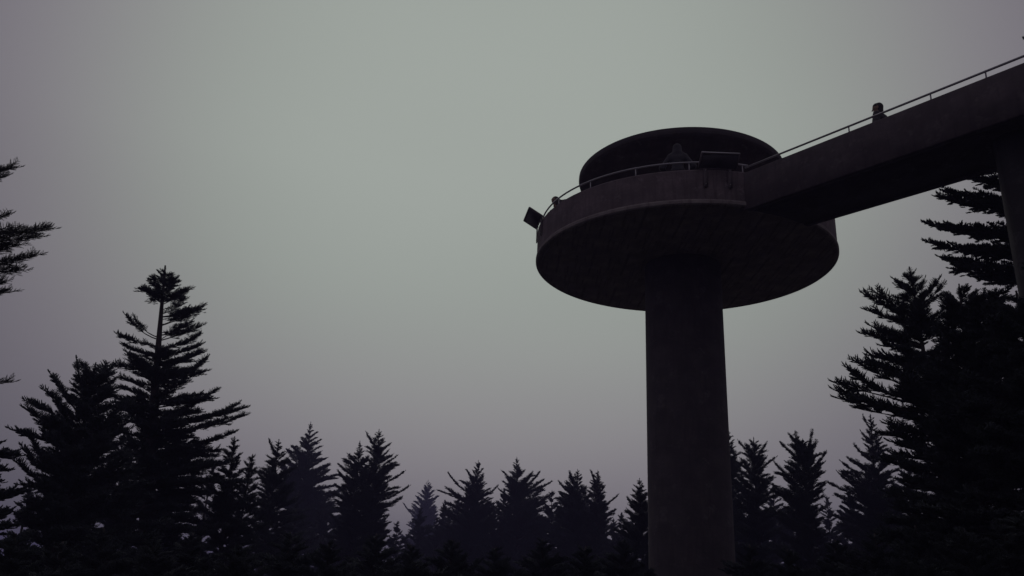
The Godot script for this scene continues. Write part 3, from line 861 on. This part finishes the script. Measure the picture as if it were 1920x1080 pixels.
	fir({"label": "fork-topped fir, right one of two close firs left of the tower column", "seed": 45, "top": [1121, 881], "far": 52.0, "ragged": 0.6, "thin": 0.12, "size": 0.23, "full": 1.2, "per_metre": 14.9, "lift": [1.1, 0.35], "up": 0.2, "low": 0.22, "spread": 0.38, "outline": [[892, 1112, 1128], [905, 1104, 1138], [925, 1098, 1147], [945, 1092, 1152], [965, 1088, 1146], [1050, 1080, 1140]], "boughs": [[925, 1108, 884, 0.0, 0.16, 0.2], [955, 1158, 930, 0.0, 0.2, 0.3]]})
	fir({"label": "small spiky fir touching the left side of the tower column", "seed": 46, "top": [1199, 896], "far": 33.0, "ragged": 0.6, "thin": 0.12, "size": 0.20, "full": 1.2, "per_metre": 17.6, "lift": [1.1, 0.4], "up": 0.2, "low": 0.22, "spread": 0.38, "outline": [[906, 1192, 1207], [920, 1182, 1218], [940, 1172, 1228], [965, 1162, 1240], [1050, 1150, 1250]]})
	# right of the column
	fir({"label": "fir half hidden behind the right side of the tower column", "seed": 51, "top": [1366, 806], "far": 44.0, "ragged": 0.6, "thin": 0.12, "size": 0.23, "full": 1.2, "per_metre": 13.5, "lift": [1.1, 0.35], "up": 0.2, "low": 0.22, "spread": 0.38, "outline": [[818, 1358, 1376], [840, 1345, 1385], [880, 1330, 1400], [1050, 1310, 1420]]})
	fir({"label": "spiky fir standing alone right of the tower column", "seed": 52, "top": [1413, 819], "far": 38.0, "ragged": 0.6, "thin": 0.12, "size": 0.21, "full": 1.2, "per_metre": 16.2, "lift": [1.2, 0.4], "up": 0.25, "low": 0.22, "spread": 0.38, "outline": [[829, 1395, 1424], [845, 1385, 1436], [870, 1375, 1440], [890, 1370, 1450], [1050, 1360, 1460]], "boughs": [[850, 1384, 829, 0.0, 0.2, 0.2], [860, 1437, 833, 0.2, 0.2, 0.2], [885, 1453, 860, 0.0, 0.2, 0.3]]})
	fir({"label": "broad fir with three upswept tips between the column and the big right fir", "seed": 53, "top": [1505, 822], "far": 34.0, "ragged": 0.6, "thin": 0.12, "size": 0.21, "full": 1.2, "per_metre": 18.9, "lift": [1.3, 0.4], "up": 0.25, "low": 0.22, "spread": 0.38, "outline": [[830, 1478, 1525], [850, 1470, 1535], [880, 1466, 1548], [905, 1455, 1552], [930, 1450, 1545], [1050, 1440, 1550]], "boughs": [[865, 1523, 811, 0.0, 0.16, 0.2], [860, 1481, 817, 0.1, 0.2, 0.2], [850, 1491, 814, 0.3, 0.2, 0.2], [875, 1464, 832, 0.0, 0.16, 0.3], [880, 1530, 829, 0.2, 0.18, 0.3], [895, 1549, 849, 0.0, 0.2, 0.3], [910, 1453, 870, 0.2, 0.2, 0.3]]})
	fir({"label": "slender fir with upswept boughs against the left side of the big right fir", "seed": 54, "top": [1632, 776], "far": 40.0, "ragged": 0.6, "thin": 0.12, "size": 0.23, "full": 1.2, "per_metre": 14.9, "lift": [1.2, 0.35], "up": 0.25, "low": 0.22, "spread": 0.38, "outline": [[792, 1624, 1645], [820, 1618, 1655], [850, 1605, 1670], [880, 1590, 1680], [920, 1570, 1690], [1050, 1555, 1700]], "boughs": [[805, 1618, 780, 0.0, 0.14, 0.3], [838, 1616, 812, 0.2, 0.16, 0.3], [865, 1602, 836, 0.0, 0.16, 0.3], [915, 1579, 868, 0.0, 0.16, 0.3], [935, 1572, 888, 0.3, 0.2, 0.3], [950, 1553, 906, 0.0, 0.2, 0.4]]})
	fir({"label": "big dark fir at right with a crown of many short spikes", "seed": 61, "top": [1705, 500], "far": 17.0, "size": 0.3, "kind": "prong", "per_metre": 20.0, "lift": [1.0, 0.15], "ragged": 0.66, "spread": 0.34, "up": 0.08,
		"outline": [[515, 1690, 1720], [532, 1676, 1730], [550, 1672, 1745], [575, 1640, 1770], [600, 1650, 1800], [615, 1660, 1800], [640, 1640, 1800], [670, 1645, 1810], [690, 1640, 1830], [720, 1650, 1840], [780, 1640, 1860], [830, 1660, 1870], [1040, 1620, 1890]], "gaps": [[622, 645, 1]],
		"boughs": [[545, 1674, 524, 0.1, 0.25, 0.2], [555, 1732, 528, -0.1, 0.25, 0.2], [590, 1624, 556, 0.2, 0.24, 0.2], [600, 1642, 550, -0.3, 0.2, 0.3], [605, 1634, 587, 0.3, 0.3, 0.2], [575, 1758, 528, 0.2, 0.18, 0.3], [580, 1769, 537, 0.0, 0.14, 0.4], [655, 1622, 629, 0.1, 0.26, 0.2], [650, 1640, 617, -0.4, 0.2, 0.3], [685, 1636, 668, 0.4, 0.3, 0.2], [700, 1624, 684, 0.0, 0.26, 0.3], [745, 1608, 682, -0.2, 0.26, 0.5], [755, 1590, 696, 0.2, 0.3, 0.5], [765, 1574, 722, 0.0, 0.3, 0.45], [770, 1570, 736, 0.3, 0.26, 0.5], [775, 1577, 750, -0.3, 0.26, 0.5], [790, 1612, 768, 0.1, 0.2, 0.5]]})
	fir({"label": "round-topped fir beside the big spiky right fir", "seed": 62, "top": [1798, 532], "far": 14.5, "size": 0.24, "kind": "dense", "per_metre": 26.0, "lift": [0.9, 0.2], "outline": [[537, 1776, 1822], [546, 1764, 1838], [558, 1756, 1890], [620, 1750, 1920], [700, 1740, 1950], [860, 1730, 1960], [1040, 1700, 1960]]})
	fir({"label": "tall fir behind the walkway support whose flat boughs show beneath the ramp", "seed": 63, "top": [1975, 130], "far": 19.0, "size": 0.26, "kind": "dense", "per_metre": 9.0, "lift": [0.8, 0.1], "ragged": 0.6, "spread": 0.3, "gaps": [[0, 560, -1]],
		"outline": [[200, 1950, 2000], [330, 1920, 2050], [600, 1840, 2120], [1040, 1780, 2150]],
		"boughs": [[350, 1812, 334, 0.3, 0.34, 0.25], [345, 1840, 322, -0.4, 0.4, 0.2], [395, 1775, 361, 0.0, 0.26, 0.25], [400, 1759, 371, 0.4, 0.2, 0.3], [415, 1808, 385, -0.5, 0.3, 0.3], [440, 1741, 423, 0.2, 0.2, 0.3], [450, 1775, 428, -0.4, 0.3, 0.25], [480, 1745, 458, 0.0, 0.22, 0.3], [490, 1768, 487, 0.5, 0.28, 0.3], [505, 1790, 506, -0.3, 0.3, 0.3], [530, 1835, 522, 0.2, 0.4, 0.2], [470, 1820, 470, -0.6, 0.4, 0.2]]})
	fir({"label": "dark fir filling the lower right corner of the picture", "seed": 64, "top": [1905, 545], "far": 13.0, "size": 0.24, "kind": "dense", "per_metre": 24.0, "lift": [0.8, 0.15], "outline": [[560, 1880, 1930], [600, 1840, 1980], [700, 1800, 2020], [850, 1770, 2040], [1040, 1740, 2060]]})
	fir({"label": "fir just outside the right edge, one twig tip showing above the walkway", "seed": 71, "top": [2330, -520], "far": 9.0, "size": 0.24, "kind": "dense", "per_metre": 11.0, "lift": [0.8, 0.1],
		"outline": [[-400, 2250, 2420], [-100, 2130, 2560], [80, 2040, 2650], [300, 2020, 2700], [1040, 2000, 2750]], "boughs": [[140, 1936, 82, 0.2, 0.04, 0.4]]})
	# the second row that closes the view below the tops
	var back := "firs of the second row closing the view below the tree tops"
	for s in [[60, 905, 27], [135, 815, 28], [235, 800, 31], [335, 812, 30], [400, 868, 36], [505, 929, 60], [560, 919, 54], [610, 929, 66], [650, 919, 62], [700, 934, 59], [745, 976, 64], [790, 951, 74], [835, 936, 78], [875, 926, 72], [925, 941, 64], [965, 926, 76], [1005, 931, 66], [1055, 926, 70], [1100, 931, 74], [1150, 971, 66], [1185, 961, 62], [1245, 954, 64], [1310, 924, 66], [1350, 914, 62], [1400, 899, 66], [1450, 909, 58], [1490, 924, 64], [1550, 929, 60], [1590, 919, 56], [1640, 874, 50], [1700, 854, 44], [820, 968, 70], [860, 930, 75], [905, 925, 80], [945, 915, 70], [990, 920, 72], [1035, 918, 66], [1070, 915, 70], [1125, 925, 64], [1165, 960, 60]]:
		var x: float = s[0]
		var y: float = s[1]
		fir({"label": "dark fir of the second row, its top lost among the crowns in front", "category": "tree", "group": back, "called": "background_fir", "seed": 1000 + int(x), "top": [x, y], "far": float(s[2]), "size": 0.42, "low": 0.15, "per_metre": 6.5, "lift": [1.1, 0.35], "up": 0.2, "outline": [[y + 14, x - 10, x + 10], [y + 40, x - 28, x + 28], [y + 90, x - 48, x + 48], [y + 160, x - 50, x + 50]]})
	# young firs in front, in the dark at the foot of the picture
	var young := "young firs in the dark at the foot of the trees"
	for s in [[30, 1000, 12], [118, 1015, 13], [195, 990, 14], [290, 1012, 13], [362, 1000, 15], [450, 1022, 13], [545, 998, 16], [618, 1015, 15], [706, 1000, 18], [770, 1022, 15], [848, 1012, 17], [930, 1026, 15], [1018, 1010, 18], [1098, 1024, 15], [1168, 1012, 19], [1405, 1020, 18], [1476, 1030, 15], [1566, 1012, 17], [1640, 1000, 14], [1716, 985, 13], [1806, 990, 11], [1880, 975, 12]]:
		var x: float = s[0]
		var y: float = s[1]
		fir({"label": "low young fir in deep shade at the bottom of the picture", "category": "tree", "group": young, "called": "young_fir", "seed": 2000 + int(x), "top": [x, y], "far": float(s[2]), "size": 0.24, "per_metre": 26.0, "lift": [0.9, 0.3], "outline": [[y + 12, x - 18, x + 18], [y + 40, x - 55, x + 55], [y + 90, x - 85, x + 85], [y + 200, x - 110, x + 110]]})
